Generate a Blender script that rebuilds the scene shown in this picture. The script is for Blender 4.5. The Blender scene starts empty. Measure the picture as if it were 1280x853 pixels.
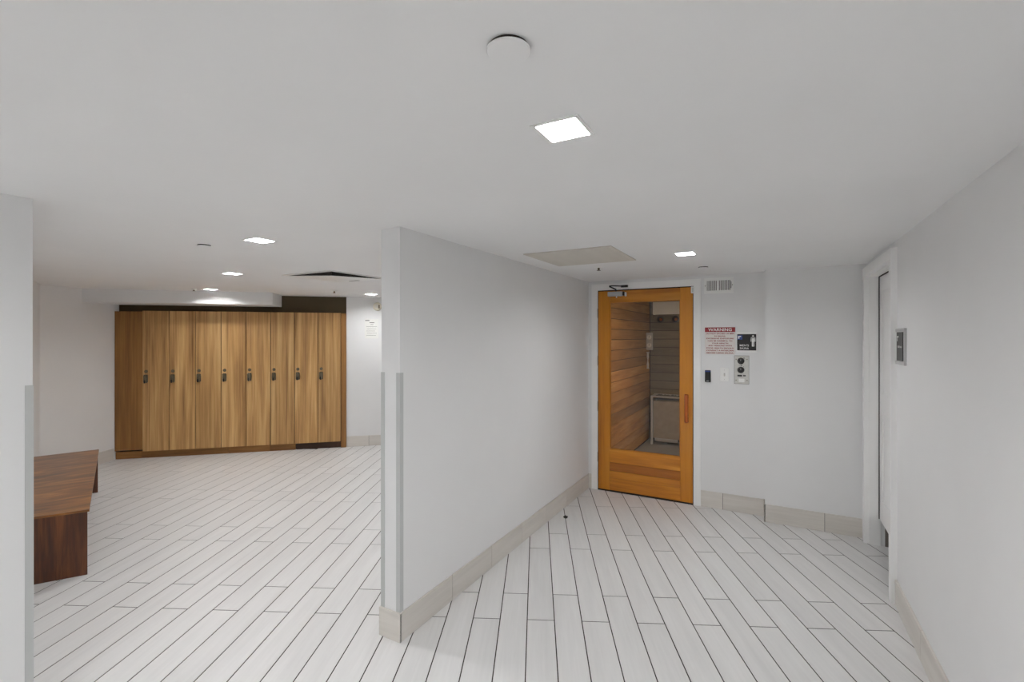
import bpy, bmesh, math, random
from mathutils import Matrix, Vector
random.seed(7)
sc = bpy.context.scene
COL = sc.collection
R = math.radians

# ------------------------------------------------------------------ camera
CAM_H = 1.6
CEIL = 2.1766
F_PX = 588.0
YAW = math.asin(0.484885)
cam_d = bpy.data.cameras.new('camera')
cam_d.sensor_width = 36.0
cam_d.lens = F_PX * 36.0 / 1280.0
cam_d.shift_y = -5.5 / 1280.0
cam_d.clip_start = 0.05
cam = bpy.data.objects.new('camera', cam_d)
COL.objects.link(cam)
cam.location = (0, 0, CAM_H)
cam.rotation_euler = (R(90), 0, YAW)
sc.camera = cam

# ------------------------------------------------------------------ world, exposure
w = bpy.data.worlds.new('world')
sc.world = w
w.use_nodes = True
w.node_tree.nodes['Background'].inputs[0].default_value = (0.8, 0.82, 0.85, 1)
w.node_tree.nodes['Background'].inputs[1].default_value = 0.3
sc.view_settings.view_transform = 'Standard'
sc.view_settings.look = 'None'
sc.view_settings.gamma = 1
sc.view_settings.use_curve_mapping = False
sc.view_settings.exposure = 1.0
LIGHT_E = 160.0            # radiance of the downlight diffusers
try:
    sc.cycles.use_denoising = True
    sc.cycles.max_bounces = 14
    sc.cycles.diffuse_bounces = 10
    sc.cycles.transparent_max_bounces = 12
    sc.cycles.caustics_reflective = False
    sc.cycles.caustics_refractive = False
except Exception:
    pass

# ------------------------------------------------------------------ materials
def srgb(r, g, b):
    def c(v):
        v /= 255.0
        return v / 12.92 if v <= 0.04045 else ((v + 0.055) / 1.055) ** 2.4
    return (c(r), c(g), c(b), 1)

MATS = {}
def base_mat(name):
    m = bpy.data.materials.new(name)
    m.use_nodes = True
    nt = m.node_tree
    return m, nt, nt.nodes['Principled BSDF']

def plain(name, col, rough=0.5, metal=0.0, noise=0.03, nscale=8.0, bump=0.0, bscale=60.0, spec=None):
    """colour with slight procedural mottling and an optional fine relief"""
    m, nt, p = base_mat(name)
    tc = nt.nodes.new('ShaderNodeTexCoord')
    nz = nt.nodes.new('ShaderNodeTexNoise')
    nz.inputs['Scale'].default_value = nscale
    nz.inputs['Detail'].default_value = 4
    nt.links.new(tc.outputs['Object'], nz.inputs['Vector'])
    cr = nt.nodes.new('ShaderNodeValToRGB')
    cr.color_ramp.elements[0].position = 0.3
    cr.color_ramp.elements[1].position = 0.7
    lo = [max(0, c * (1 - noise)) for c in col[:3]] + [1]
    hi = [min(1, c * (1 + noise)) for c in col[:3]] + [1]
    cr.color_ramp.elements[0].color = lo
    cr.color_ramp.elements[1].color = hi
    nt.links.new(nz.outputs['Fac'], cr.inputs['Fac'])
    nt.links.new(cr.outputs['Color'], p.inputs['Base Color'])
    p.inputs['Roughness'].default_value = rough
    p.inputs['Metallic'].default_value = metal
    if spec is not None:
        p.inputs['Specular IOR Level'].default_value = spec
    if bump > 0:
        n2 = nt.nodes.new('ShaderNodeTexNoise')
        n2.inputs['Scale'].default_value = bscale
        nt.links.new(tc.outputs['Object'], n2.inputs['Vector'])
        bp = nt.nodes.new('ShaderNodeBump')
        bp.inputs['Strength'].default_value = bump
        bp.inputs['Distance'].default_value = 0.002
        nt.links.new(n2.outputs['Fac'], bp.inputs['Height'])
        nt.links.new(bp.outputs['Normal'], p.inputs['Normal'])
    MATS[name] = m
    return m

def wood(name, cols, axis='Z', rough=0.45, fine=42.0, coarse=7.0, stretch=0.06, rnd=0.25, coat=0.0, pos=(0.25, 0.5, 0.75), cathedral=0.5):
    """long-grain wood: noise drawn out along one object axis, different for every board"""
    m, nt, p = base_mat(name)
    L = nt.links
    tc = nt.nodes.new('ShaderNodeTexCoord')
    oi = nt.nodes.new('ShaderNodeObjectInfo')
    mul = nt.nodes.new('ShaderNodeVectorMath'); mul.operation = 'SCALE'
    mul.inputs[0].default_value = (37.0, 53.0, 71.0)
    L.new(oi.outputs['Random'], mul.inputs['Scale'])
    add = nt.nodes.new('ShaderNodeVectorMath'); add.operation = 'ADD'
    L.new(tc.outputs['Object'], add.inputs[0]); L.new(mul.outputs[0], add.inputs[1])
    def mapped(s, st):
        mp = nt.nodes.new('ShaderNodeMapping')
        v = [s, s, s]; v['XYZ'.index(axis)] = s * st
        mp.inputs['Scale'].default_value = v
        L.new(add.outputs[0], mp.inputs['Vector'])
        return mp
    m1 = mapped(coarse, stretch * 2.2)
    n1 = nt.nodes.new('ShaderNodeTexNoise'); n1.inputs['Scale'].default_value = 1.0
    n1.inputs['Detail'].default_value = 3; n1.inputs['Distortion'].default_value = cathedral
    L.new(m1.outputs[0], n1.inputs['Vector'])
    m2 = mapped(fine, stretch)
    n2 = nt.nodes.new('ShaderNodeTexNoise'); n2.inputs['Scale'].default_value = 1.0
    n2.inputs['Detail'].default_value = 6; n2.inputs['Roughness'].default_value = 0.65
    L.new(m2.outputs[0], n2.inputs['Vector'])
    mx = nt.nodes.new('ShaderNodeMix'); mx.data_type = 'FLOAT'
    mx.inputs[0].default_value = 0.45
    L.new(n1.outputs['Fac'], mx.inputs[2]); L.new(n2.outputs['Fac'], mx.inputs[3])
    cr = nt.nodes.new('ShaderNodeValToRGB')
    e = cr.color_ramp.elements
    e[0].position = pos[0]; e[0].color = cols[0]
    e[1].position = pos[2]; e[1].color = cols[2]
    k = e.new(pos[1]); k.color = cols[1]
    L.new(mx.outputs[0], cr.inputs['Fac'])
    hs = nt.nodes.new('ShaderNodeHueSaturation')
    mr = nt.nodes.new('ShaderNodeMapRange')
    mr.inputs['To Min'].default_value = 1 - rnd; mr.inputs['To Max'].default_value = 1 + rnd
    L.new(oi.outputs['Random'], mr.inputs['Value'])
    L.new(mr.outputs[0], hs.inputs['Value'])
    L.new(cr.outputs['Color'], hs.inputs['Color'])
    L.new(hs.outputs['Color'], p.inputs['Base Color'])
    p.inputs['Roughness'].default_value = rough
    p.inputs['Coat Weight'].default_value = coat
    p.inputs['Coat Roughness'].default_value = 0.2
    bp = nt.nodes.new('ShaderNodeBump'); bp.inputs['Strength'].default_value = 0.08
    bp.inputs['Distance'].default_value = 0.002
    L.new(n2.outputs['Fac'], bp.inputs['Height']); L.new(bp.outputs['Normal'], p.inputs['Normal'])
    MATS[name] = m
    return m

plain('wall_paint', srgb(228, 228, 228), 0.62, noise=0.012, nscale=2.5, bump=0.05, bscale=140)
plain('ceiling_paint', srgb(235, 235, 235), 0.75, noise=0.015, nscale=1.6, bump=0.04, bscale=90)
plain('trim_paint', srgb(240, 240, 239), 0.4, noise=0.01)
plain('guard', srgb(190, 192, 191), 0.35, noise=0.01)
plain('grout', srgb(58, 53, 48), 0.9, noise=0.12, nscale=20)
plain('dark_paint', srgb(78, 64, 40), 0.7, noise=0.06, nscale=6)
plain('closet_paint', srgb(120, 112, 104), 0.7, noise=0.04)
plain('black', srgb(26, 25, 25), 0.4, noise=0.05)
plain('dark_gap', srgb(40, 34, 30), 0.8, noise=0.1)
plain('steel', srgb(226, 228, 232), 0.3, metal=0.35, noise=0.04, nscale=30)
plain('heater_panel', srgb(168, 154, 132), 0.45, metal=0.3, noise=0.12, nscale=14)
plain('brushed', srgb(206, 205, 200), 0.38, metal=0.55, noise=0.05, nscale=40)
plain('silver_paint', srgb(190, 190, 190), 0.35, metal=0.5, noise=0.03)
plain('bronze', srgb(112, 102, 84), 0.4, metal=0.6, noise=0.15, nscale=60)
plain('white_plastic', srgb(236, 236, 234), 0.35, noise=0.01)
plain('cream_plastic', srgb(216, 208, 190), 0.4, noise=0.02)
plain('paper', srgb(232, 232, 228), 0.8, noise=0.01)
plain('ink', srgb(70, 70, 72), 0.8, noise=0.02)
plain('red_ink', srgb(140, 26, 38), 0.5, noise=0.02)
plain('sign_face', srgb(224, 218, 214), 0.5, noise=0.01)
plain('sign_red', srgb(142, 18, 32), 0.45, noise=0.02)
plain('sign_black', srgb(30, 29, 29), 0.35, noise=0.03)
plain('sign_white', srgb(238, 238, 236), 0.4, noise=0.01)
plain('sign_blue', srgb(34, 64, 140), 0.4, noise=0.02)
plain('grille', srgb(205, 200, 191), 0.5, noise=0.03, nscale=12)
plain('stone', srgb(120, 124, 132), 0.85, noise=0.25, nscale=25, bump=0.4, bscale=40)
plain('mat_grey', srgb(168, 168, 170), 0.85, noise=0.06, nscale=30)
plain('debris', srgb(40, 36, 30), 0.9, noise=0.3, nscale=200)

wood('oak_v', (srgb(118, 80, 42), srgb(190, 147, 92), srgb(224, 188, 132)), 'Z', 0.5, fine=60, coarse=12, stretch=0.022, rnd=0.07, cathedral=0.35, pos=(0.28, 0.5, 0.7))
wood('oak_dark_v', (srgb(92, 58, 24), srgb(142, 98, 48), srgb(176, 128, 70)), 'Z', 0.5, fine=60, coarse=12, stretch=0.022, rnd=0.05, cathedral=0.35)
wood('oak_h', (srgb(92, 58, 26), srgb(138, 95, 47), srgb(168, 122, 66)), 'X', 0.5, fine=46, coarse=9, rnd=0.1)
wood('dark_plinth', (srgb(44, 26, 16), srgb(66, 40, 24), srgb(92, 58, 34)), 'X', 0.5, rnd=0.1)
wood('cedar_v', (srgb(150, 84, 8), srgb(190, 120, 18), srgb(208, 140, 36)), 'Z', 0.35, fine=30, coarse=6, rnd=0.06, coat=0.25)
wood('cedar_h', (srgb(144, 78, 10), srgb(194, 122, 24), srgb(222, 160, 60)), 'X', 0.35, fine=30, coarse=9, rnd=0.12, coat=0.25)
wood('cedar_h2', (srgb(124, 66, 8), srgb(166, 96, 18), srgb(190, 122, 36)), 'X', 0.35, fine=30, coarse=9, rnd=0.05, coat=0.25)
wood('cedar_red', (srgb(140, 62, 8), srgb(174, 84, 14), srgb(188, 98, 24)), 'Z', 0.3, rnd=0.05, coat=0.3)
wood('walnut_top', (srgb(64, 36, 12), srgb(126, 77, 28), srgb(184, 126, 58)), 'Y', 0.32, fine=30, coarse=6, stretch=0.1, rnd=0.03, pos=(0.32, 0.5, 0.66), cathedral=2.0, coat=0.15)
wood('walnut_v', (srgb(38, 18, 8), srgb(84, 44, 20), srgb(128, 74, 36)), 'Z', 0.32, fine=40, coarse=14, rnd=0.05, pos=(0.32, 0.5, 0.66), cathedral=0.7, coat=0.15)
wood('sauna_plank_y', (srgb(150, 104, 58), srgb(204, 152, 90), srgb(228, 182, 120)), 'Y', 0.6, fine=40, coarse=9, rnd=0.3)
wood('sauna_plank_dim', (srgb(100, 88, 72), srgb(126, 112, 94), srgb(148, 134, 114)), 'X', 0.6, fine=40, coarse=9, rnd=0.15)  # side-wall timber again, with the dim light at the back painted into its colour
wood('tile_y', (srgb(208, 207, 206), srgb(216, 215, 214), srgb(223, 222, 221)), 'Y', 0.42, fine=60, coarse=10, stretch=0.05, rnd=0.025, pos=(0.3, 0.5, 0.7))
wood('tile_x', (srgb(200, 195, 188), srgb(211, 206, 199), srgb(219, 215, 209)), 'X', 0.45, fine=60, coarse=10, stretch=0.05, rnd=0.04, pos=(0.3, 0.5, 0.7))

def emit_mat(name, col, e):
    m = bpy.data.materials.new(name); m.use_nodes = True
    nt = m.node_tree; nt.nodes.clear()
    o = nt.nodes.new('ShaderNodeOutputMaterial'); em = nt.nodes.new('ShaderNodeEmission')
    em.inputs[0].default_value = col; em.inputs[1].default_value = e
    nt.links.new(em.outputs[0], o.inputs[0]); MATS[name] = m
emit_mat('downlight', (0.985, 0.993, 1.0, 1), LIGHT_E)
emit_mat('downlight_dim', (0.985, 0.993, 1.0, 1), LIGHT_E * 0.9)

def glass_mat():
    m = bpy.data.materials.new('glass'); m.use_nodes = True
    nt = m.node_tree; nt.nodes.clear()
    o = nt.nodes.new('ShaderNodeOutputMaterial')
    tr = nt.nodes.new('ShaderNodeBsdfTransparent'); tr.inputs[0].default_value = (0.93, 0.93, 0.92, 1)
    gl = nt.nodes.new('ShaderNodeBsdfGlossy'); gl.inputs['Roughness'].default_value = 0.02
    fr = nt.nodes.new('ShaderNodeFresnel'); fr.inputs['IOR'].default_value = 1.5
    mx = nt.nodes.new('ShaderNodeMixShader')
    nt.links.new(fr.outputs[0], mx.inputs[0]); nt.links.new(tr.outputs[0], mx.inputs[1])
    nt.links.new(gl.outputs[0], mx.inputs[2]); nt.links.new(mx.outputs[0], o.inputs[0])
    MATS['glass'] = m
glass_mat()

# ------------------------------------------------------------------ helpers
def add_box(bm, x0, x1, y0, y1, z0, z1):
    vs = [bm.verts.new(c) for c in ((x0, y0, z0), (x1, y0, z0), (x1, y1, z0), (x0, y1, z0),
                                    (x0, y0, z1), (x1, y0, z1), (x1, y1, z1), (x0, y1, z1))]
    for f in ((3, 2, 1, 0), (4, 5, 6, 7), (0, 1, 5, 4), (1, 2, 6, 5), (2, 3, 7, 6), (3, 0, 4, 7)):
        bm.faces.new([vs[i] for i in f])

def bx(x0, x1, y0, y1, z0, z1, bev=0.0, seg=1):
    bm = bmesh.new(); add_box(bm, x0, x1, y0, y1, z0, z1)
    if bev > 0:
        bmesh.ops.bevel(bm, geom=list(bm.edges), offset=bev, segments=seg, affect='EDGES', profile=0.5)
    return bm

def boxes(lst, bev=0.0):
    bm = bmesh.new()
    for b in lst: add_box(bm, *b)
    if bev > 0:
        bmesh.ops.bevel(bm, geom=list(bm.edges), offset=bev, segments=1, affect='EDGES', profile=0.5)
    return bm

def prism(poly, z0, z1):
    """upright prism over an xy polygon (counter-clockwise)"""
    bm = bmesh.new()
    a = [bm.verts.new((x, y, z0)) for x, y in poly]
    b = [bm.verts.new((x, y, z1)) for x, y in poly]
    bm.faces.new(a[::-1]); bm.faces.new(b)
    n = len(poly)
    for i in range(n):
        bm.faces.new((a[i], a[(i + 1) % n], b[(i + 1) % n], b[i]))
    return bm

def lathe(profile, n=28, axis='Z', centre=(0, 0, 0)):
    """profile: (radius, height) pairs, closed at both ends"""
    bm = bmesh.new(); rings = []
    for r, h in profile:
        ring = []
        for i in range(n):
            a = 2 * math.pi * i / n
            c, s = r * math.cos(a), r * math.sin(a)
            v = (c, s, h) if axis == 'Z' else ((c, -h, s) if axis == 'Y' else (-h, c, s))
            ring.append(bm.verts.new((v[0] + centre[0], v[1] + centre[1], v[2] + centre[2])))
        rings.append(ring)
    for a, b in zip(rings, rings[1:]):
        for i in range(n):
            bm.faces.new((a[i], a[(i + 1) % n], b[(i + 1) % n], b[i]))
    bm.faces.new(rings[0][::-1]); bm.faces.new(rings[-1])
    bmesh.ops.recalc_face_normals(bm, faces=bm.faces)
    return bm

def tube(pts, r, n=8):
    bm = bmesh.new(); rings = []
    for i, p in enumerate(pts):
        p = Vector(p)
        t = (Vector(pts[min(i + 1, len(pts) - 1)]) - Vector(pts[max(i - 1, 0)])).normalized()
        u = t.cross(Vector((0, 0, 1)))
        if abs(t.z) > 0.6: u = t.cross(Vector((1, 0, 0)))
        u.normalize(); v = t.cross(u)
        rings.append([bm.verts.new(p + r * (math.cos(2 * math.pi * k / n) * u + math.sin(2 * math.pi * k / n) * v)) for k in range(n)])
    for a, b in zip(rings, rings[1:]):
        for i in range(n):
            bm.faces.new((a[i], a[(i + 1) % n], b[(i + 1) % n], b[i]))
    bm.faces.new(rings[0][::-1]); bm.faces.new(rings[-1])
    bmesh.ops.recalc_face_normals(bm, faces=bm.faces)
    return bm

def mesh_of(name, bm, mat):
    me = bpy.data.meshes.new(name); bm.to_mesh(me); bm.free()
    me.materials.append(MATS[mat]); return me

def obj(name, bm, mat, parent=None, loc=(0, 0, 0), rz=0.0, smooth=False):
    me = bm if isinstance(bm, bpy.types.Mesh) else mesh_of(name, bm, mat)
    if smooth:
        for p in me.polygons: p.use_smooth = True
    o = bpy.data.objects.new(name, me); COL.objects.link(o)
    o.location = loc; o.rotation_euler = (0, 0, rz)
    if parent: o.parent = parent
    return o

def tag(o, label, cat, group=None):
    o['label'] = label; o['category'] = cat
    if group: o['group'] = group
    return o

def thing(name, label, cat, loc=(0, 0, 0), rz=0.0, group=None):
    o = bpy.data.objects.new(name, None); COL.objects.link(o)
    o.location = loc; o.rotation_euler = (0, 0, rz); o.empty_display_size = 0.1
    return tag(o, label, cat, group)

def struct(name, bm, mat, loc=(0, 0, 0), rz=0.0, label=None):
    o = obj(name, bm, mat, None, loc, rz); o['kind'] = 'structure'
    if label: o['label'] = label
    return o

def text(name, body, width, height, loc, mat, parent, rz=0.0, depth=0.0006, bold=0.0):
    """lettering as a mesh on a vertical face, centred at loc, fitted to width x height"""
    cu = bpy.data.curves.new('lettering', 'FONT'); cu.body = body
    cu.align_x = 'CENTER'; cu.align_y = 'CENTER'; cu.extrude = 0.01; cu.offset = bold
    cu.resolution_u = 3
    t = bpy.data.objects.new('lettering', cu); COL.objects.link(t)
    dg = bpy.context.evaluated_depsgraph_get(); dg.update()
    me = bpy.data.meshes.new_from_object(t.evaluated_get(dg))
    bpy.data.objects.remove(t); bpy.data.curves.remove(cu)
    xs = [v.co.x for v in me.vertices]; ys = [v.co.y for v in me.vertices]; zs = [v.co.z for v in me.vertices]
    cx, cy = (min(xs) + max(xs)) / 2, (min(ys) + max(ys)) / 2
    sx = width / (max(xs) - min(xs)); sy = height / (max(ys) - min(ys)); sz = depth / max(1e-6, max(zs) - min(zs))
    for v in me.vertices:
        x, y, z = (v.co.x - cx) * sx, (v.co.y - cy) * sy, v.co.z * sz
        v.co = (x, -z, y)
    me.materials.clear(); me.materials.append(MATS[mat])
    o = bpy.data.objects.new(name, me); COL.objects.link(o)
    o.location = loc; o.rotation_euler = (0, 0, rz); o.parent = parent
    return o

def project(p):
    """world point -> 1280x853 pixel, used only to rank tiles by apparent size"""
    s, c = math.sin(YAW), math.cos(YAW)
    X = p[0] * c + p[1] * s; Z = -p[0] * s + p[1] * c
    if Z < 0.2: return None
    return (640 + F_PX * X / Z, 421 - F_PX * (p[2] - CAM_H) / Z, Z)

# ------------------------------------------------------------------ layout numbers (metres, hall axes)
PX0, PX1 = -1.838, -1.708       # partition
PY0 = 1.87
FW = 4.752                      # sauna front wall face
RW = 0.648                      # right wall face
COLY = 4.622                    # face of the proud wall section beside the white door
LK0 = Vector((-7.289, 2.989)); LKA = math.atan2(0.683, 0.730)   # locker door plane
ldx = Vector((math.cos(LKA), math.sin(LKA))); ldy = Vector((-math.sin(LKA), math.cos(LKA)))
def lk(a, b): return tuple(LK0 + ldx * a + ldy * b)
CORNER = (-7.019, 1.997)        # left room: bench wall meets left wall
BW = Vector((0.925, -0.380)).normalized()

# ================================================================== STRUCTURE
# ------------------------------------------------------------------ floor and its tiles
floor = struct('floor', bx(-9.5, 2.6, -4.2, 9.6, -0.12, -0.0012), 'grout', label='white wood-look plank tile floor with dark grout')
T = Vector((-0.4389, 0.8985)).normalized(); S = Vector((T.y, -T.x))
TANG = math.atan2(-T.x, T.y)
PITCH, LEN, GAP = 0.15335, 0.902, 0.0058
tw, tl = PITCH - GAP, LEN - GAP
def tile_bm():
    bm = bmesh.new(); add_box(bm, -tw / 2, tw / 2, -tl / 2, tl / 2, -0.006, 0.0)
    top = [e for e in bm.edges if all(v.co.z > -0.001 for v in e.verts)]
    bmesh.ops.bevel(bm, geom=top, offset=0.0005, segments=1, affect='EDGES', profile=0.5)
    return bm
tile_me = mesh_of('floor_tile', tile_bm(), 'tile_y')
spots = []
for k in range(-75, 45):
    v = -0.052 + (k + 0.5) * PITCH
    u0 = 2.66 if k % 2 == 0 else 2.927
    for j in range(-9, 9):
        u = u0 + (j + 0.5) * LEN
        c = S * v + T * u
        if not (-8.2 < c.x < 1.7 and -4.0 < c.y < 8.6): continue
        if c.x > PX1 and c.y > FW + 0.5: continue
        loc = (c - LK0)
        if loc.dot(ldy) > 0.45: continue
        spots.append((c.x, c.y))
def visible(c):
    x, y = c
    best = 0
    for s in (-0.49, -0.25, 0, 0.25, 0.49):
        p = Vector(c) + T * (s * LEN)
        q = project((p.x, p.y, 0))
        if not q: continue
        px, py, Z = q
        if not (-5 < px < 1285 and py < 870): continue
        if p.x > PX1:
            ok = p.x < RW + 0.12 and p.y < FW
        else:
            lp = p - LK0
            ok = 35 < px < 482 and lp.dot(ldy) < 0.05 and not (p.y > PY0 and px > 478)
        if ok: best = max(best, 1.0 / Z ** 2)
    return best
rank = sorted(spots, key=lambda c: -visible(c))
single, rest = rank[:300], rank[300:]
for c in single:
    obj('tile', tile_me, 'tile_y', floor, (c[0], c[1], 0), TANG)
bm = bmesh.new()
for c in rest:
    n0 = len(bm.verts); add_box(bm, -tw / 2, tw / 2, -tl / 2, tl / 2, -0.006, 0.0)
    bm.verts.ensure_lookup_table()
    bmesh.ops.transform(bm, matrix=Matrix.Translation((c[0], c[1], 0)) @ Matrix.Rotation(TANG, 4, 'Z'), verts=bm.verts[n0:])
o = obj('tile_field', bm, 'tile_y', floor); o['kind'] = 'stuff'

# ------------------------------------------------------------------ ceiling
LIGHTS = [(-0.511, 1.216, 'large bright square downlight nearest the viewer, in front of the round ceiling plate'),
          (-0.532, 3.446, 'square downlight above the hall floor in front of the sauna door'),
          (-2.688, 1.732, 'bright square downlight just left of the partition end, largest in the locker room'),
          (-4.318, 2.524, 'square downlight in the middle of the locker room ceiling, second largest there'),
          (-5.983, 3.225, 'square downlight close in front of the soffit over the lockers'),
          (-4.781, 4.664, 'small square downlight above the white wall right of the lockers'),
          (-0.51, -1.0, 'square downlight behind the viewer, nearest on the right'),
          (-0.51, -3.1, 'square downlight behind the viewer, farthest on the right'),
          (-1.95, -0.3, 'square downlight behind the viewer, nearest on the left'),
          (-1.95, -2.4, 'square downlight behind the viewer, farthest on the left'),
          (-2.75, 3.9, 'square downlight hidden behind the middle of the partition')]
LS = 0.117                      # aperture of a downlight
def ceiling_boxes(x0, x1, y0, y1):
    ys = sorted({y0, y1} | {v for _, y, _ in LIGHTS for v in (y - LS / 2, y + LS / 2)})
    out = []
    for a, b in zip(ys, ys[1:]):
        cuts = sorted((x - LS / 2, x + LS / 2) for x, y, _ in LIGHTS if y - LS / 2 < (a + b) / 2 < y + LS / 2)
        c = x0
        for p, q in cuts:
            out.append((c, p, a, b, CEIL, CEIL + 0.12)); c = q
        out.append((c, x1, a, b, CEIL, CEIL + 0.12))
    return out
struct('ceiling', boxes(ceiling_boxes(-9.5, 2.6, -4.2, 9.6)), 'ceiling_paint', label='flat white painted ceiling')

# ------------------------------------------------------------------ walls of the hall
struct('wall_partition', bx(PX0, PX1, PY0, 7.55, 0, CEIL + 0.02), 'wall_paint', label='white partition wall ending between hall and locker room')
struct('wall_sauna_front', boxes([(PX1, -1.606, FW, FW + 0.11, 0, CEIL + 0.02), (-0.654, RW + 0.15, FW, FW + 0.11, 0, CEIL + 0.02),
                                  (-1.606, -0.654, FW, FW + 0.11, 2.082, CEIL + 0.02)]), 'wall_paint', label='white wall around the sauna door')
struct('wall_column', bx(-0.058, RW + 0.15, COLY, FW, 0, CEIL + 0.02), 'wall_paint', label='wall section standing proud beside the white door')
struct('wall_right', boxes([(RW, RW + 0.10, -4.2, 3.62, 0, CEIL + 0.02), (RW, RW + 0.10, 4.512, COLY, 0, CEIL + 0.02),
                            (RW, RW + 0.10, 3.62, 4.512, 2.075, CEIL + 0.02)]), 'wall_paint', label='plain white wall on the right of the hall')
struct('wall_pillar', bx(-4.6, -2.712, -4.2, 0.75, 0, CEIL + 0.02), 'wall_paint', label='white wall end in the left foreground')
struct('wall_back', bx(-9.0, 2.6, -4.3, -4.05, 0, CEIL + 0.02), 'wall_paint', label='wall behind the viewer')
# little room behind the white door
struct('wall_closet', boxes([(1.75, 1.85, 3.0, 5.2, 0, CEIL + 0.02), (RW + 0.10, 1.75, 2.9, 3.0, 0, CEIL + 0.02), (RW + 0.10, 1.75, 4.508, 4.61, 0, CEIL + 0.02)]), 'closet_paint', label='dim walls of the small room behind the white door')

# ------------------------------------------------------------------ locker room walls
ba = math.atan2(BW.y, BW.x)
c0 = Vector(CORNER)
pl = [c0 - BW * 0.3, c0 + BW * 3.9]
nb = Vector((BW.y, -BW.x))                    # away from the room
struct('wall_bench', prism([tuple(pl[0] + nb * 0.15), tuple(pl[1] + nb * 0.15), tuple(pl[1]), tuple(pl[0])], 0, CEIL + 0.02), 'wall_paint', label='wall behind the walnut bench')
le = Vector(lk(-0.245, 0.0)); ld = (le - c0).normalized(); ln = Vector((-ld.y, ld.x))
e1 = c0 + ld * 1.7
struct('wall_left', prism([tuple(c0), tuple(e1), tuple(e1 + ln * 0.15), tuple(c0 + ln * 0.15 - ld * 0.1)], 0, CEIL + 0.02), 'wall_paint', label='white wall on the left of the lockers')
struct('wall_far', boxes([(2.612, 8.2, 0.04, 0.16, 0, CEIL + 0.02)]), 'wall_paint', (LK0.x, LK0.y, 0), LKA, 'white wall on the right of the lockers')
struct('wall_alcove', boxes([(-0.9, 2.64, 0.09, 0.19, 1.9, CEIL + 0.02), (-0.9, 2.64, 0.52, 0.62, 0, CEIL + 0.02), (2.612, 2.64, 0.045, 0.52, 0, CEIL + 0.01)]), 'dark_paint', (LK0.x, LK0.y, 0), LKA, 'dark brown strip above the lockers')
# soffit over the lockers
struct('trim_soffit', prism([(-0.62, 0.08), (-0.42, -0.42), (1.741, -0.42), (1.741, 0.085)], 2.018, CEIL + 0.01), 'wall_paint', (LK0.x, LK0.y, 0), LKA, 'white boxed soffit hanging above the lockers')

# ------------------------------------------------------------------ baseboards: tile pieces on a grout bed
def baseboard(name, p0, p1, cuts, th=0.009, h=0.152, mat='tile_x', label=None):
    """runs from p0 to p1 with the room on the right-hand side; cuts in metres from p0"""
    p0, p1 = Vector(p0), Vector(p1); L = (p1 - p0).length
    a = math.atan2((p1 - p0).y, (p1 - p0).x)
    b = struct(name, bx(0, L, -th + 0.0025, 0, 0, h - 0.003), 'grout', (p0.x, p0.y, 0), a, label or 'pale tile baseboard')
    xs = [0] + [c for c in cuts if 0.02 < c < L - 0.02] + [L]
    for x0, x1 in zip(xs, xs[1:]):
        g0 = 0.0015 if x0 > 0 else 0; g1 = 0.0015 if x1 < L else 0
        t = bx(-(x1 - x0) / 2 + g0, (x1 - x0) / 2 - g1, -th, -0.0005, 0, h, 0.0008)
        obj('tile', t, mat, b, ((x0 + x1) / 2, 0, 0))
    return b
baseboard('baseboard_partition_end', (PX0 - 0.009, PY0), (PX1 + 0.009, PY0), [], label='tile baseboard on the end of the partition')
baseboard('baseboard_partition', (PX1, PY0), (PX1, FW), [0.45, 0.906, 1.353, 1.803, 2.255, 2.70], label='tile baseboard along the partition')
baseboard('baseboard_partition_back', (PX0, 5.4), (PX0, PY0), [0.63 + 0.45 * i for i in range(8)], label='tile baseboard on the back of the partition')
baseboard('baseboard_sauna_corner', (PX1, FW), (-1.668, FW), [], label='short tile baseboard left of the sauna door')
baseboard('baseboard_sauna', (-0.594, FW), (-0.058, FW), [0.19], label='tile baseboard right of the sauna door')
baseboard('baseboard_column', (-0.058, COLY), (RW, COLY), [0.43], label='tile baseboard on the proud wall section')
baseboard('baseboard_column_side', (-0.058, FW), (-0.058, COLY - 0.009), [], label='tile baseboard on the return of the proud wall section')
baseboard('baseboard_right', (RW, 3.555), (RW, -4.0), [0.55 + 0.9 * i for i in range(9)], th=0.012, label='tile baseboard along the right wall')
baseboard('baseboard_pillar', (-2.712, -4.0), (-2.712, 0.75), [0.9 * i for i in range(1, 6)], label='tile baseboard on the left wall end')
baseboard('baseboard_left', tuple(c0), tuple(le), [0.35], label='tile baseboard left of the lockers')
baseboard('baseboard_far', lk(2.614, 0.04), lk(7.6, 0.04), [0.31 + 0.9 * i for i in range(6)], label='tile baseboard right of the lockers')
baseboard('baseboard_bench', tuple(pl[1]), tuple(c0), [0.9 * i for i in range(1, 5)], label='tile baseboard behind the walnut bench')

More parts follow.
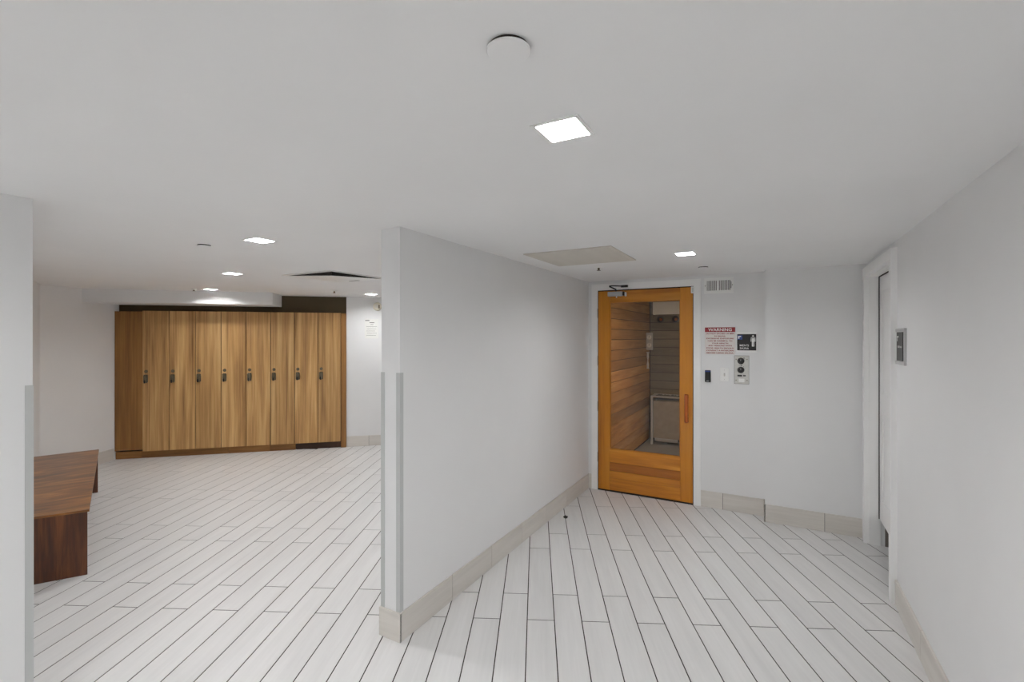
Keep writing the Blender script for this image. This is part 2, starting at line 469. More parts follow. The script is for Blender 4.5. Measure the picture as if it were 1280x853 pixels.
# ------------------------------------------------------------------ sauna room shell
SX0, SX1, SY1, SZ = -1.69, 0.9, 7.45, 2.13
struct('floor_sauna', bx(PX1, 1.0, FW + 0.02, 7.7, -0.05, 0.003), 'mat_grey', label='grey sauna floor')
struct('wall_sauna_right', bx(SX1, SX1 + 0.1, FW + 0.11, 7.6, 0, CEIL + 0.02), 'dark_gap')
struct('ceiling_sauna', bx(SX0, SX1, FW + 0.11, SY1, SZ, SZ + 0.02), 'sauna_plank_dim', label='timber ceiling of the sauna')
sl = struct('wall_sauna_left', bx(PX1 - 0.002, SX0 - 0.002, FW + 0.115, 7.55, 0, SZ), 'dark_gap', label='plank-lined side wall of the sauna')
pm = mesh_of('sauna_plank', bx(-0.008, 0.008, -1.285, 1.285, -0.0605, 0.0605, 0.003), 'sauna_plank_y')
z = 1.434 - 0.128 * 11
while z < SZ - 0.02:
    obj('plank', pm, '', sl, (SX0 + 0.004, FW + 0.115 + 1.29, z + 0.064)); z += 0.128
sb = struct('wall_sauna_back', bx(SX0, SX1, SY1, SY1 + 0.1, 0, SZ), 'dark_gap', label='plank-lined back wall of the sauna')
pm = mesh_of('sauna_plank_back', bx(-1.28, 1.28, -0.008, 0.008, -0.0605, 0.0605, 0.003), 'sauna_plank_dim')
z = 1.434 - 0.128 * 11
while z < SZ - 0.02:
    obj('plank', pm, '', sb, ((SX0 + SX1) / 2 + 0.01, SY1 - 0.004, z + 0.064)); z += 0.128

# ------------------------------------------------------------------ sauna door frame and door
struct('trim_1', boxes([(-1.668, -1.602, FW - 0.017, FW + 0.06, 0, 2.147), (-0.658, -0.594, FW - 0.017, FW + 0.06, 0, 2.147),
                        (-1.602, -0.658, FW - 0.017, FW + 0.06, 2.081, 2.147)]), 'trim_paint', label='white painted frame around the sauna door')
DY = FW - 0.014
d1 = bpy.data.objects.new('door_1', None); COL.objects.link(d1); d1.location = (-1.595, DY, 0)
d1['kind'] = 'structure'; d1['label'] = 'amber wooden sauna door with a tall glass pane'
W = 0.93
obj('stile', bx(0, 0.12, 0, 0.04, 0.015, 2.07, 0.002), 'cedar_v', d1)
obj('stile', bx(W - 0.113, W, 0, 0.04, 0.015, 2.07, 0.002), 'cedar_v', d1)
obj('top_rail', bx(0.12, W - 0.113, 0.001, 0.039, 1.955, 2.07, 0.002), 'cedar_h', d1)
for i, (za, zb) in enumerate(((0.302, 0.439), (0.216, 0.302), (0.142, 0.216), (0.015, 0.142))):
    obj('board', bx(0.12, W - 0.113, 0.002 + 0.003 * (i % 2), 0.038, za + 0.0008, zb - 0.0008, 0.0015), 'cedar_h2' if i == 1 else 'cedar_h', d1)
obj('glazing_bead', boxes([(0.12, 0.128, 0.006, 0.030, 0.439, 1.955), (W - 0.121, W - 0.113, 0.006, 0.030, 0.439, 1.955),
                           (0.128, W - 0.121, 0.006, 0.030, 1.947, 1.955), (0.128, W - 0.121, 0.006, 0.030, 0.439, 0.447)]), 'cedar_v', d1)
obj('glass_pane', bx(0.128, W - 0.121, 0.018, 0.022, 0.447, 1.947), 'glass', d1)
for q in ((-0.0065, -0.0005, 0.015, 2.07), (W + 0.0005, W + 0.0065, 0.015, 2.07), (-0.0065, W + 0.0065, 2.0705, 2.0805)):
    obj('gap_shade', bx(q[0], q[1], 0.008, 0.034, q[2], q[3]), 'dark_gap', d1)  # dark strips painted in as the shade of the gap round the leaf
h = obj('handle', tube([(0.88, -0.042, 0.79), (0.88, -0.046, 0.80), (0.88, -0.046, 1.04), (0.88, -0.042, 1.05)], 0.019, 12), 'cedar_red', d1, smooth=True)
for zz in (0.825, 1.015):
    obj('standoff', bx(0.869, 0.891, -0.04, 0.002, zz - 0.014, zz + 0.014, 0.003), 'cedar_red', h)
for zz in (1.843, 1.349, 0.872, 0.344):
    obj('hinge', bx(-0.007, 0.002, -0.008, 0.01, zz - 0.05, zz + 0.05, 0.002), 'bronze', d1)
cl = obj('door_closer', bx(0.112, 0.262, -0.045, 0.0, 2.012, 2.058, 0.006, 2), 'silver_paint', d1)
obj('end_cap', bx(0.266, 0.282, -0.04, 0.0, 2.016, 2.056, 0.004), 'black', cl)
obj('bracket', bx(0.284, 0.298, -0.03, 0.0, 2.01, 2.05, 0.003), 'white_plastic', cl)
obj('arm', tube([(0.194, -0.022, 2.062), (0.194, -0.024, 2.082), (0.135, -0.06, 2.112)], 0.007), 'black', cl)
obj('arm', tube([(0.135, -0.06, 2.116), (0.165, -0.05, 2.118), (0.268, -0.018, 2.112)], 0.006), 'black', cl)
obj('arm_shoe', bx(0.245, 0.315, -0.028, -0.003, 2.100, 2.122, 0.003), 'black', cl)
obj('valve', lathe([(0.006, 0), (0.006, 0.014), (0.003, 0.017)], 10, 'Z', (0.2, -0.022, 1.998)), 'white_plastic', cl)
struct('trim_threshold', bx(-1.602, -0.658, FW - 0.012, FW + 0.1, 0.0, 0.010), 'dark_gap', label='dark threshold under the sauna door')

# ------------------------------------------------------------------ white door in the right wall
CY0, CY1 = 3.56, 3.62
cas = 0.031
struct('trim_2', boxes([(RW - cas, RW + 0.001, CY0, CY1, 0, 2.132), (RW - cas, RW + 0.001, 4.512, 4.575, 0, 2.132),
                        (RW - cas, RW + 0.001, CY1, 4.512, 2.068, 2.132),
                        (RW, RW + 0.072, CY1, CY1 + 0.012, 0, 2.068), (RW, RW + 0.072, 4.503, 4.512, 0, 2.068),
                        (RW, RW + 0.072, CY1 + 0.012, 4.503, 2.06, 2.075)]), 'trim_paint', label='white casing and jamb of the white door')
d2 = bpy.data.objects.new('door_2', None); COL.objects.link(d2); d2.location = (0.713, 3.634, 0)
d2['kind'] = 'structure'; d2['label'] = 'white panelled door hung clear of the floor'
DW = 0.865
obj('leaf', bx(0.006, 0.04, 0, DW, 0.207, 2.054, 0.002), 'trim_paint', d2)
for ya, yb in ((0.0, 0.11), (DW - 0.11, DW)):
    obj('stile', bx(0, 0.006, ya, yb, 0.207, 2.054, 0.002), 'trim_paint', d2)
for za, zb in ((0.207, 0.37), (1.05, 1.17), (1.94, 2.054)):
    obj('rail', bx(0, 0.006, 0.11, DW - 0.11, za, zb, 0.002), 'trim_paint', d2)
for za, zb in ((0.40, 1.02), (1.20, 1.91)):
    obj('panel', bx(0.001, 0.0065, 0.14, DW - 0.14, za, zb, 0.003), 'trim_paint', d2)
obj('gap_shade', bx(-0.006, 0.036, DW + 0.0004, DW + 0.0036, 0.207, 2.057), 'dark_gap', d2)  # dark strips drawing the shadow line where leaf meets jamb
obj('gap_shade', bx(-0.006, 0.036, 0, DW, 2.0545, 2.0595), 'dark_gap', d2)

# ================================================================== THINGS ON THE CEILING
for k, (x, y, label) in enumerate(LIGHTS):
    t = thing('recessed_light', label, 'ceiling light', (x, y, CEIL), 0, 'square recessed downlights')
    i = LS / 2; o = i + 0.011
    dim = k in (4, 5)                       # the two lamps by the lockers sit deeper and burn dimmer
    r = 0.036 if dim else 0.024
    obj('trim', boxes([(-o, o, -o, -i, -0.003, -0.0002), (-o, o, i, o, -0.003, -0.0002), (-o, -i, -i, i, -0.003, -0.0002), (i, o, -i, i, -0.003, -0.0002)]), 'white_plastic', t)
    obj('reflector', boxes([(-i, i, -i, -i + 0.001, -0.002, r), (-i, i, i - 0.001, i, -0.002, r), (-i, -i + 0.001, -i + 0.001, i - 0.001, -0.002, r), (i - 0.001, i, -i + 0.001, i - 0.001, -0.002, r)]), 'white_plastic', t)
    obj('diffuser', bx(-i + 0.001, i - 0.001, -i + 0.001, i - 0.001, r - 0.004, r), 'downlight_dim' if dim else 'downlight', t)

# sprinkler cover plates and heads
def cover(x, y, r, label, drop=0.006):
    t = thing('sprinkler_cover', label, 'sprinkler', (x, y, CEIL), 0, 'round ceiling plates')
    obj('gap_ring', lathe([(r * 0.9, 0), (r * 0.9, -drop)], 36), 'dark_gap', t)
    obj('plate', lathe([(r * 0.96, -drop), (r, -drop - 0.001), (r, -drop - 0.003), (r * 0.95, -drop - 0.0045)], 48), 'ceiling_paint', t)
cover(-0.46, 0.815, 0.044, 'round white ceiling plate near the top of the view')
cover(-3.13, 1.65, 0.04, 'small round ceiling plate left of the brightest locker room downlight')
cover(-0.505, 4.176, 0.042, 'small round ceiling plate above the wall vent')
def head(x, y, r, label, drop=0.03):
    t = thing('sprinkler', label, 'sprinkler', (x, y, CEIL), 0, 'sprinkler heads')
    obj('escutcheon', lathe([(r, 0), (r, -0.003), (r * 0.8, -0.010), (r * 0.3, -0.014)], 32), 'white_plastic', t, smooth=False)
    obj('body', lathe([(0.009, -0.012), (0.009, -drop), (0.006, -drop - 0.004)], 14), 'bronze', t)
    obj('deflector', lathe([(0.017, -drop - 0.004), (0.017, -drop - 0.006)], 16), 'bronze', t)
head(-1.247, 3.714, 0.05, 'white domed sprinkler head beside the ceiling grille near the sauna door')
head(-4.765, 4.04, 0.045, 'small sprinkler head above the right-hand lockers')
head(-6.10, 3.10, 0.03, 'small dark sprinkler head beside the downlight at the soffit', 0.022)

# ceiling grille by the partition
gx0, gx1, gy0, gy1 = -1.52, -0.895, 2.895, 3.54
t = thing('ceiling_grille', 'square louvred air grille in the ceiling beside the partition', 'air grille', ((gx0 + gx1) / 2, (gy0 + gy1) / 2, CEIL))
hw = (gx1 - gx0) / 2
obj('frame', boxes([(-hw, hw, -hw, -hw + 0.03, -0.006, 0), (-hw, hw, hw - 0.03, hw, -0.006, 0), (-hw, -hw + 0.03, -hw + 0.03, hw - 0.03, -0.006, 0), (hw - 0.03, hw, -hw + 0.03, hw - 0.03, -0.006, 0)]), 'grille', t)
obj('backing', bx(-hw + 0.03, hw - 0.03, -hw + 0.03, hw - 0.03, -0.001, 0), 'ink', t)
def slat_bm():
    b = bmesh.new()
    vs = [b.verts.new(c) for c in ((-hw + 0.03, -0.0079, -0.0032), (hw - 0.03, -0.0079, -0.0032), (hw - 0.03, 0.0079, -0.0062), (-hw + 0.03, 0.0079, -0.0062),
                                   (-hw + 0.03, -0.0079, -0.0018), (hw - 0.03, -0.0079, -0.0018), (hw - 0.03, 0.0079, -0.0048), (-hw + 0.03, 0.0079, -0.0048))]
    for f in ((3, 2, 1, 0), (4, 5, 6, 7), (0, 1, 5, 4), (1, 2, 6, 5), (2, 3, 7, 6), (3, 0, 4, 7)): b.faces.new([vs[i] for i in f])
    return b
sm = mesh_of('slat', slat_bm(), 'grille')
ns = 32
for i in range(ns):
    obj('slat', sm, '', t, (0, -hw + 0.03 + (i + 0.5) * (2 * hw - 0.06) / ns, 0))

# air diffuser with a sagging plate in the locker room
t = thing('air_diffuser', 'square white ceiling air diffuser with a sagging plate and dark gap', 'air diffuser', (-3.68, 3.135, CEIL))
hw = 0.335
obj('frame', boxes([(-hw, hw, -hw, -hw + 0.05, -0.005, 0), (-hw, hw, hw - 0.05, hw, -0.005, 0), (-hw, -hw + 0.05, -hw + 0.05, hw - 0.05, -0.005, 0), (hw - 0.05, hw, -hw + 0.05, hw - 0.05, -0.005, 0)]), 'white_plastic', t)
q = hw - 0.035
drops = {(1, -1): 0.042, (-1, -1): 0.006, (1, 1): 0.006, (-1, 1): 0.0065}
b = bmesh.new(); lo = []; up = []
for s in ((-1, -1), (1, -1), (1, 1), (-1, 1)):
    lo.append(b.verts.new((s[0] * q, s[1] * q, -drops[s] - 0.003))); up.append(b.verts.new((s[0] * q, s[1] * q, -drops[s])))
b.faces.new(lo[::-1]); b.faces.new(up)
for i in range(4): b.faces.new((lo[i], lo[(i + 1) % 4], up[(i + 1) % 4], up[i]))
obj('plate', b, 'white_plastic', t)
b = bmesh.new(); lo = []; up = []
for s in ((-1, -1), (1, -1), (1, 1), (-1, 1)):
    lo.append(b.verts.new((s[0] * (q - 0.012), s[1] * (q - 0.012), -drops[s] + 0.0005))); up.append(b.verts.new((s[0] * (q - 0.012), s[1] * (q - 0.012), 0)))
b.faces.new(lo[::-1]); b.faces.new(up)
for i in range(4): b.faces.new((lo[i], lo[(i + 1) % 4], up[(i + 1) % 4], up[i]))
obj('duct_neck', b, 'dark_gap', t)
obj('plate_tab', bx(-0.02, 0.10, 0.14, 0.17, -0.022, -0.017), 'silver_paint', t, (-0.02, 0.06, 0))

# ================================================================== LOCKERS
def locker_body():
    return boxes([(0, 0.012, 0.021, 0.45, 0.095, 1.935), (0.2955, 0.3075, 0.021, 0.45, 0.095, 1.935),
                  (0.012, 0.2955, 0.021, 0.45, 1.92, 1.935), (0.012, 0.2955, 0.021, 0.45, 0.095, 0.11), (0.012, 0.2955, 0.44, 0.45, 0.11, 1.92)])
body_me = mesh_of('locker_body', locker_body(), 'dark_plinth')
door_me = mesh_of('locker_door', bx(0.004, 0.3035, 0, 0.019, 0.093, 1.94, 0.0012), 'oak_v')
lock_me = mesh_of('lock', boxes([(0.018, 0.070, -0.026, 0.0, 0.992, 1.100)], 0.010), 'bronze')
keyw_me = mesh_of('key', boxes([(0.030, 0.044, -0.034, -0.024, 0.988, 1.030)], 0.002), 'black')
disc_me = mesh_of('number_disc', lathe([(0.021, 0), (0.021, 0.004), (0.016, 0.006)], 18, 'Y', (0.044, 0, 1.142)), 'bronze')
order = ['leftmost oak locker door, next to the plain end panel', 'second oak locker from the left', 'third oak locker from the left',
         'fourth oak locker from the left, left of the middle of the bank', 'fifth oak locker from the left, right of the middle of the bank', 'third oak locker from the right end',
         'second oak locker from the right, over the dark plinth', 'rightmost oak locker, beside the white wall']
for i in range(8):
    p = lk(0.079 + i * 0.3075, 0)
    t = thing('locker', order[i], 'locker', (p[0], p[1], 0), LKA, 'bank of oak lockers')
    obj('body', body_me, '', t)
    dr = obj('door', door_me, '', t)
    obj('lock', lock_me, '', dr); obj('number_disc', disc_me, '', dr)
    obj('key', keyw_me, '', dr)
t = tag(obj('locker_end_panel', bx(-0.2355, 0.077, 0.014, 0.034, 0.112, 1.93, 0.0015), 'oak_dark_v', None, (LK0.x, LK0.y, 0), LKA),
        'plain dark oak panel between the left wall and the first locker', 'panel')
tag(obj('locker_side_panel', bx(2.541, 2.610, 0.012, 0.45, 0, 1.935, 0.0015), 'oak_dark_v', None, (LK0.x, LK0.y, 0), LKA),
    'narrow oak end panel at the right end of the lockers', 'panel')
t = thing('locker_plinth', 'low oak plinth under the left lockers', 'plinth', (LK0.x, LK0.y, 0), LKA)
xs = [-0.2335, 0.06, 1.08, 1.60, 1.934]
for x0, x1 in zip(xs, xs[1:]):
    obj('board', bx(-(x1 - x0) / 2 + 0.001, (x1 - x0) / 2 - 0.001, 0.03, 0.05, 0, 0.094, 0.001), 'oak_h', t, ((x0 + x1) / 2, 0, 0))
tag(obj('locker_plinth', bx(1.936, 2.54, 0.045, 0.065, 0, 0.092, 0.001), 'dark_plinth', None, (LK0.x, LK0.y, 0), LKA),
    'dark brown plinth under the two rightmost lockers', 'plinth')

# notice and alarm on the wall right of the lockers
t = thing('paper_notice', 'white printed paper notice on the wall right of the lockers', 'notice', lk(2.962, 0.04) + (1.715,), LKA)
obj('sheet', bx(-0.098, 0.098, -0.0015, 0, -0.145, 0.145), 'paper', t)
obj('print', boxes([(-0.09, -0.03, -0.002, -0.0014, 0.115, 0.128), (-0.03, 0.04, -0.002, -0.0014, 0.085, 0.095), (-0.015, 0.025, -0.002, -0.0014, 0.06, 0.066)] +
    [(-0.075 + 0.01 * (k % 2), 0.075 - 0.012 * (k % 3), -0.002, -0.0014, 0.03 - 0.032 * k, 0.0335 - 0.032 * k) for k in range(5)]), 'ink', t)
t = thing('wall_alarm', 'round cream alarm sounder high on the wall above the paper notice', 'alarm', lk(3.045, 0.04) + (2.042,), LKA)
obj('base', lathe([(0.062, 0), (0.062, 0.012), (0.056, 0.03), (0.045, 0.036)], 36, 'Y'), 'cream_plastic', t)
obj('horn', lathe([(0.030, 0.036), (0.030, 0.042), (0.02, 0.043)], 24, 'Y', (-0.012, 0, 0.004)), 'grille', t)
obj('strobe', bx(0.014, 0.034, -0.052, -0.03, -0.028, 0.024, 0.003), 'bronze', t)

# ================================================================== BENCH
bd = Vector((-0.9337, 0.358)).normalized(); ba_ = math.atan2(bd.y, bd.x)
t = thing('bench', 'long walnut bench standing against the wall at the left', 'bench', (-4.028, 1.385, 0), ba_)
obj('top', prism([(-0.002, -0.006), (2.205, -0.006), (2.205, 0.490), (0.085, 0.490)], 0.422, 0.436), 'walnut_top', t)
obj('end_panel', prism([(0.0, 0.004), (0.026, 0.004), (0.113, 0.488), (0.087, 0.488)], 0, 0.4215), 'walnut_v', t)
obj('end_panel', prism([(2.172, 0.002), (2.198, 0.002), (2.198, 0.488), (2.172, 0.488)], 0, 0.4215), 'walnut_v', t)
obj('stretcher', bx(0.12, 2.171, 0.44, 0.46, 0.30, 0.4215), 'walnut_v', t)

# ================================================================== CORNER GUARDS
def guard(label, x, y, sx, sy, z0=0.153, z1=1.41, leg=0.024):
    """L-shaped strip wrapping a wall corner; sx, sy point from the corner into the wall"""
    g = bmesh.new(); th = 0.0025
    xa, xb = sorted((x - sx * th, x + sx * leg)); ya, yb = sorted((y - sy * th, y))
    add_box(g, xa, xb, ya, yb, z0, z1)
    xa, xb = sorted((x - sx * th, x)); ya, yb = sorted((y, y + sy * leg))
    add_box(g, xa, xb, ya, yb, z0, z1)
    tag(obj('corner_guard', g, 'guard'), label, 'corner guard', 'corner guards')
guard('pale corner guard on the right-hand edge of the partition end', PX1, PY0, -1, 1)
guard('pale corner guard on the left-hand edge of the partition end', PX0, PY0, 1, 1)
guard('pale corner guard on the wall end in the left foreground', -2.712, 0.75, -1, -1, 0.153, 1.397)

# ================================================================== WALL ITEMS BESIDE THE SAUNA DOOR
def at(x, z, y=FW): return (x, y, z)
# air vent
t = thing('wall_vent', 'white wall vent with two banks of vertical slats above the warning sign', 'air vent', at(-0.44, 2.0755))
obj('frame', boxes([(-0.125, 0.125, -0.008, 0, 0.046, 0.0735), (-0.125, 0.125, -0.008, 0, -0.0735, -0.046), (-0.125, -0.103, -0.008, 0, -0.046, 0.046),
                    (0.098, 0.125, -0.008, 0, -0.046, 0.046), (-0.012, -0.002, -0.008, 0, -0.046, 0.046)]), 'white_plastic', t)
obj('backing', bx(-0.103, 0.098, -0.001, 0, -0.046, 0.046), 'dark_gap', t)
vm = mesh_of('vent_slat', bx(-0.0034, 0.0034, -0.007, -0.001, -0.046, 0.046), 'white_plastic')
for a0 in (-0.103, -0.002):
    for i in range(8):
        obj('slat', vm, '', t, (a0 + 0.0055 + i * (0.091 / 7.6), 0, 0))
obj('lever', bx(0.104, 0.108, -0.016, -0.006, -0.03, 0.03), 'ink', t)
for sx in (-0.115, 0.117): obj('screw', lathe([(0.004, 0.008), (0.003, 0.0095)], 10, 'Y', (sx, 0, 0)), 'ink', t)

# warning sign
t = thing('warning_sign', 'white warning sign with a red header and red text beside the sauna door', 'sign', at(-0.429, 1.561))
obj('plate', bx(-0.129, 0.129, -0.003, 0, -0.125, 0.125, 0.001), 'sign_face', t)
hdr = obj('header', bx(-0.129, 0.129, -0.0042, -0.0028, 0.081, 0.125), 'sign_red', t)
text('lettering', 'WARNING', 0.20, 0.028, (0, -0.0045, 0.103), 'sign_white', hdr, bold=0.015)
lines = [('DO NOT EXCEED 30 MIN', 0.236), ('IN SAUNA', 0.095), ('EXCESSIVE EXPOSURE', 0.232), ('CAN BE HARMFUL TO', 0.21), ('YOUR HEALTH', 0.14),
         ('ANY PERSONS WITH', 0.20), ('POOR HEALTH SHOULD', 0.232), ('CONSULT A PHYSICIAN', 0.232), ('BEFORE USING SAUNA', 0.228)]
for i, (s, wd) in enumerate(lines):
    text('lettering', s, wd, 0.0125, (0, -0.0034, 0.066 - i * 0.0223), 'red_ink', t, bold=0.028)

# sauna name sign
t = thing('sauna_sign', 'black square sign with white figure on a pale backplate', 'sign', at(-0.206, 1.5505))
obj('backplate', bx(-0.084, 0.084, -0.004, 0, -0.0935, 0.0935, 0.001), 'sign_white', t)
fc = obj('face', bx(-0.078, 0.076, -0.007, -0.0038, -0.075, 0.072, 0.0005), 'sign_black', t)
obj('blue_square', bx(-0.073, -0.035, -0.0078, -0.0068, 0.022, 0.062), 'sign_blue', fc)
obj('white_corner', prism([(-0.070, -0.0084), (-0.046, -0.0084), (-0.046, -0.0076), (-0.070, -0.0076)], 0.046, 0.056), 'sign_white', fc)
obj('white_corner', prism([(-0.070, -0.0084), (-0.060, -0.0084), (-0.060, -0.0076), (-0.070, -0.0076)], 0.030, 0.046), 'sign_white', fc)
text('lettering', "MEN'S", 0.074, 0.019, (-0.020, -0.0073, -0.030), 'sign_white', fc, bold=0.008)
text('lettering', 'SAUNA', 0.074, 0.019, (-0.020, -0.0073, -0.0565), 'sign_white', fc, bold=0.008)
fig = obj('figure_head', lathe([(0.0088, 0.0068), (0.0088, 0.008)], 18, 'Y', (0.051, 0, 0.054)), 'sign_white', fc)
obj('figure_body', boxes([(0.0415, 0.0605, -0.008, -0.0068, 0.000, 0.043), (0.0325, 0.0385, -0.008, -0.0068, 0.004, 0.040), (0.0635, 0.0695, -0.008, -0.0068, 0.004, 0.040),
                          (0.0325, 0.0695, -0.008, -0.0068, 0.034, 0.043), (0.0415, 0.0495, -0.008, -0.0068, -0.040, 0.0), (0.0525, 0.0605, -0.008, -0.0068, -0.040, 0.0)]), 'sign_white', fc)

# sauna timer panel
t = thing('sauna_timer', 'steel timer plate with two black knobs below the black sign', 'timer', at(-0.248, 1.298))
obj('plate', bx(-0.059, 0.059, -0.004, 0, -0.127, 0.127, 0.0012), 'brushed', t)
obj('plate_edge', boxes([(-0.061, 0.061, -0.0025, 0, 0.127, 0.129), (-0.061, 0.061, -0.0025, 0, -0.129, -0.127), (-0.061, -0.059, -0.0025, 0, -0.127, 0.127), (0.059, 0.061, -0.0025, 0, -0.127, 0.127)]), 'ink', t)
for zz in (0.081, -0.001):
    k = obj('knob', lathe([(0.029, 0.004), (0.029, 0.010), (0.022, 0.012), (0.019, 0.026), (0.016, 0.028)], 28, 'Y', (-0.006, 0, zz)), 'black', t)
    obj('pointer', bx(-0.007, -0.005, -0.0286, -0.027, zz + 0.002, zz + 0.015), 'sign_white', k)
for b in ((0.014, 0.026, 0.104, 0.109), (-0.008, 0.004, 0.036, 0.043), (-0.022, -0.016, 0.037, 0.040), (0.012, 0.02, 0.026, 0.030)):
    obj('marking', bx(b[0], b[1], -0.0046, -0.0038, b[2], b[3]), 'black', t)
obj('marking_line', boxes([(-0.034, 0.004, -0.0046, -0.0038, -0.061, -0.046), (0.012, 0.034, -0.0046, -0.0038, -0.058, -0.047)]), 'black', t)
obj('label_plate', bx(-0.024, 0.024, -0.0046, -0.0038, -0.112, -0.080), 'sign_white', t)
for sx in (-0.045, 0.045):
    for sz in (-0.095, 0.095):
        obj('screw', lathe([(0.0045, 0.004), (0.0035, 0.0056)], 12, 'Y', (sx, 0, sz)), 'bronze', t)

# card reader and light switch
t = thing('card_reader', 'small black card reader on the wall right of the sauna door', 'card reader', at(-0.532, 1.23))
obj('case', bx(-0.025, 0.025, -0.022, 0, -0.056, 0.056, 0.005, 2), 'black', t)
obj('indicator', bx(-0.022, 0.022, -0.0235, -0.02, 0.040, 0.051, 0.001), 'sign_blue', t)
obj('mark', bx(-0.012, 0.012, -0.0228, -0.0215, -0.046, -0.041), 'silver_paint', t)
t = thing('light_switch', 'white toggle light switch between the card reader and timer', 'light switch', at(-0.3905, 1.2485))
obj('plate', bx(-0.0385, 0.0385, -0.005, 0, -0.063, 0.063, 0.0025), 'white_plastic', t)
obj('slot', bx(-0.006, 0.006, -0.0056, -0.0045, -0.014, 0.014), 'silver_paint', t)
obj('toggle', bx(-0.004, 0.004, -0.016, -0.005, -0.010, 0.002, 0.001), 'grille', t)
for sz in (-0.042, 0.042): obj('screw', lathe([(0.003, 0.005), (0.002, 0.006)], 10, 'Y', (0, 0, sz)), 'silver_paint', t)
# door contact
t = thing('door_contact', 'small white magnetic contact at the top right of the sauna door', 'door sensor', at(-0.667, 2.045, DY))
obj('case', bx(-0.012, 0.014, -0.016, -0.003, -0.034, 0.03, 0.003), 'white_plastic', t)
obj('case_mark', bx(0.003, 0.006, -0.0168, -0.0155, -0.022, 0.018), 'ink', t)

# framed room sign on the right wall
t = thing('framed_sign', 'black sign in a silver frame on the right wall next to the white door', 'sign', (RW, 3.438, 1.543), -math.pi / 2)
obj('backplate', bx(-0.100, 0.100, -0.004, 0, -0.102, 0.102), 'sign_white', t)
obj('frame', boxes([(-0.104, 0.104, -0.012, 0, 0.086, 0.104), (-0.104, 0.104, -0.012, 0, -0.104, -0.086), (0.092, 0.104, -0.012, 0, -0.086, 0.086)], 0.001), 'silver_paint', t)
fc = obj('face', bx(-0.100, 0.050, -0.0075, -0.0038, -0.083, 0.083), 'sign_black', t)
obj('emblem', boxes([(-0.085, -0.05, -0.0082, -0.0074, 0.052, 0.06), (-0.085, -0.076, -0.0082, -0.0074, 0.03, 0.052)]), 'sign_white', fc)
obj('print', boxes([(-0.07, -0.02, -0.0082, -0.0074, -0.008, 0.004), (-0.012, 0.025, -0.0082, -0.0074, -0.008, 0.002)]), 'silver_paint', fc)

# ================================================================== INSIDE THE SAUNA
t = thing('sauna_heater', 'steel sauna heater on short legs behind the glass door', 'heater', (-1.36, 7.10, 0.003))
hw, dp, z0, z1 = 0.225, 0.30, 0.10, 0.70
obj('side_panel', bx(-hw + 0.036, hw - 0.036, 0.016, 0.026, z0, z1 - 0.05, 0.001), 'heater_panel', t)
obj('side_panel', bx(-hw + 0.006, -hw + 0.016, 0.03, dp - 0.03, z0, z1 - 0.03), 'brushed', t)
obj('side_panel', bx(hw - 0.016, hw - 0.006, 0.03, dp - 0.03, z0, z1 - 0.03), 'brushed', t)
for sx in (-1, 1):
    for yy in (0.0, dp - 0.03):
        obj('leg', bx(min(sx * hw, sx * (hw - 0.03)), max(sx * hw, sx * (hw - 0.03)), yy, yy + 0.03, 0.0, z1, 0.004), 'steel', t)
obj('rim', boxes([(-hw, hw, -0.004, 0.03, z1, z1 + 0.022), (-hw, hw, dp - 0.03, dp, z1, z1 + 0.022), (-hw, -hw + 0.03, 0.03, dp - 0.03, z1, z1 + 0.022), (hw - 0.03, hw, 0.03, dp - 0.03, z1, z1 + 0.022)], 0.003), 'steel', t)
obj('stone_tray', bx(-hw + 0.02, hw - 0.02, 0.026, dp - 0.026, z1 - 0.03, z1 - 0.01), 'black', t)
obj('control_box', bx(-hw + 0.07, hw - 0.07, 0.02, 0.06, 0.05, 0.10, 0.002), 'brushed', t)
for i in range(14):
    bmn = bmesh.new(); bmesh.ops.create_icosphere(bmn, subdivisions=1, radius=0.035)
    for v in bmn.verts: v.co *= random.uniform(0.75, 1.1); v.co.z *= 0.7
    obj('stone', bmn, 'stone', t, (-0.15 + 0.05 * (i % 7) + random.uniform(-0.01, 0.01), 0.09 + 0.11 * (i // 7), z1 + 0.008), random.uniform(0, 3))
t = thing('thermometer', 'grey thermometer box on the sauna plank wall', 'thermometer', (-1.674, 7.2, 1.40))
obj('case', bx(0, 0.09, 0, 0.05, 0, 0.26, 0.003), 'silver_paint', t)
for zz in (0.19, 0.07):
    dl_ = obj('dial', lathe([(0.034, 0), (0.034, 0.004)], 24, 'Y', (0.045, 0, zz)), 'paper', t)
    obj('needle', bx(0.043, 0.047, -0.0055, -0.004, zz - 0.005, zz + 0.028), 'black', dl_)
tag(obj('sand_timer', lathe([(0.02, 0), (0.02, 0.012), (0.012, 0.02), (0.016, 0.07), (0.005, 0.125), (0.016, 0.18), (0.012, 0.23), (0.02, 0.238), (0.02, 0.25)], 18), 'white_plastic', None, (-1.652, 7.215, 1.115), smooth=False),
    'slim pale sand timer below the thermometer in the sauna', 'timer')
t = thing('light_valance', 'white valance box high on the sauna back wall', 'valance', (-1.60, SY1 - 0.14, 1.935))
obj('front_board', bx(0, 1.6, 0, 0.02, 0, 0.19, 0.002), 'white_plastic', t)
obj('side_board', bx(0, 0.02, 0.02, 0.127, 0, 0.19), 'white_plastic', t)
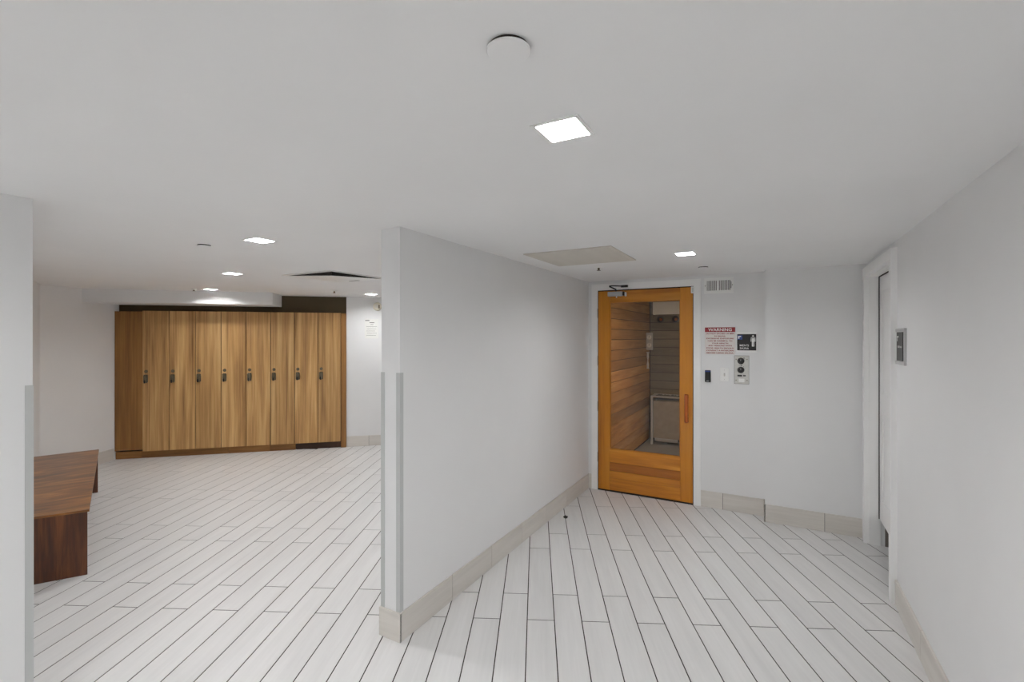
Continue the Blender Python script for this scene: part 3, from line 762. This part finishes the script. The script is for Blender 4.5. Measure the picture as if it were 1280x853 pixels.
for i, xx in enumerate((-1.49, -1.27)):
    t = thing('wall_lamp', ('left' if i == 0 else 'right') + ' one of two dark lamps under the white valance in the sauna', 'lamp', (xx, SY1 - 0.012, 1.86), 0, 'sauna lamps')
    obj('bracket', bx(-0.02, 0.02, -0.05, 0, -0.02, 0.02, 0.003), 'black', t)
    obj('shade', lathe([(0.02, 0.045), (0.045, 0.06), (0.05, 0.11), (0.046, 0.11), (0.03, 0.062)], 24, 'Y'), 'black', t)
    obj('bulb', lathe([(0.012, 0.06), (0.022, 0.085), (0.01, 0.104)], 16, 'Y'), 'cedar_red', t)
tag(obj('duckboard', boxes([(-1.05 + 0.0, 0.0, 5.3 + 0.09 * i, 5.37 + 0.09 * i, 0.004, 0.03) for i in range(6)], 0.003), 'sauna_plank_dim'), 'low slatted duckboard on the sauna floor', 'mat')

emit_mat('added_lamp_glow', (1.0, 0.76, 0.48, 1), 215.0)  # glow of an unseen lamp, added to brighten the sauna planks
t = thing('added_sauna_lamp', 'unseen timber shaded lamp added inside the sauna to light its planks', 'lamp', (-0.42, FW + 0.112, 1.74))
obj('backplate', bx(-0.06, 0.06, 0, 0.012, -0.08, 0.06, 0.002), 'sauna_plank_dim', t)  # backplate of the added unseen lamp
obj('bulb', bx(-0.04, 0.04, 0.03, 0.11, -0.05, 0.02, 0.015, 2), 'added_lamp_glow', t)  # bulb of the added unseen lamp
obj('shade', boxes([(-0.11, 0.11, 0.012, 0.20, 0.04, 0.055), (-0.11, -0.098, 0.012, 0.20, 0.0, 0.04), (0.098, 0.11, 0.012, 0.20, 0.0, 0.04), (-0.098, 0.098, 0.188, 0.20, 0.0, 0.04)]), 'sauna_plank_dim', t)  # shade of the added unseen lamp
# scrap on the hall floor
def scrap():
    b = bmesh.new(); bmesh.ops.create_icosphere(b, subdivisions=2, radius=0.014)
    rr = random.Random(3)
    for v in b.verts:
        k = rr.uniform(0.5, 1.2); v.co = Vector((v.co.x * k * 1.5, v.co.y * k, max(-0.0, v.co.z * k * 1.2 + 0.008)))
    return b
tag(obj('floor_scrap', scrap(), 'debris', None, (-1.597, 3.854, 0)), 'tiny dark scrap of dirt on the hall floor near the partition', 'debris')
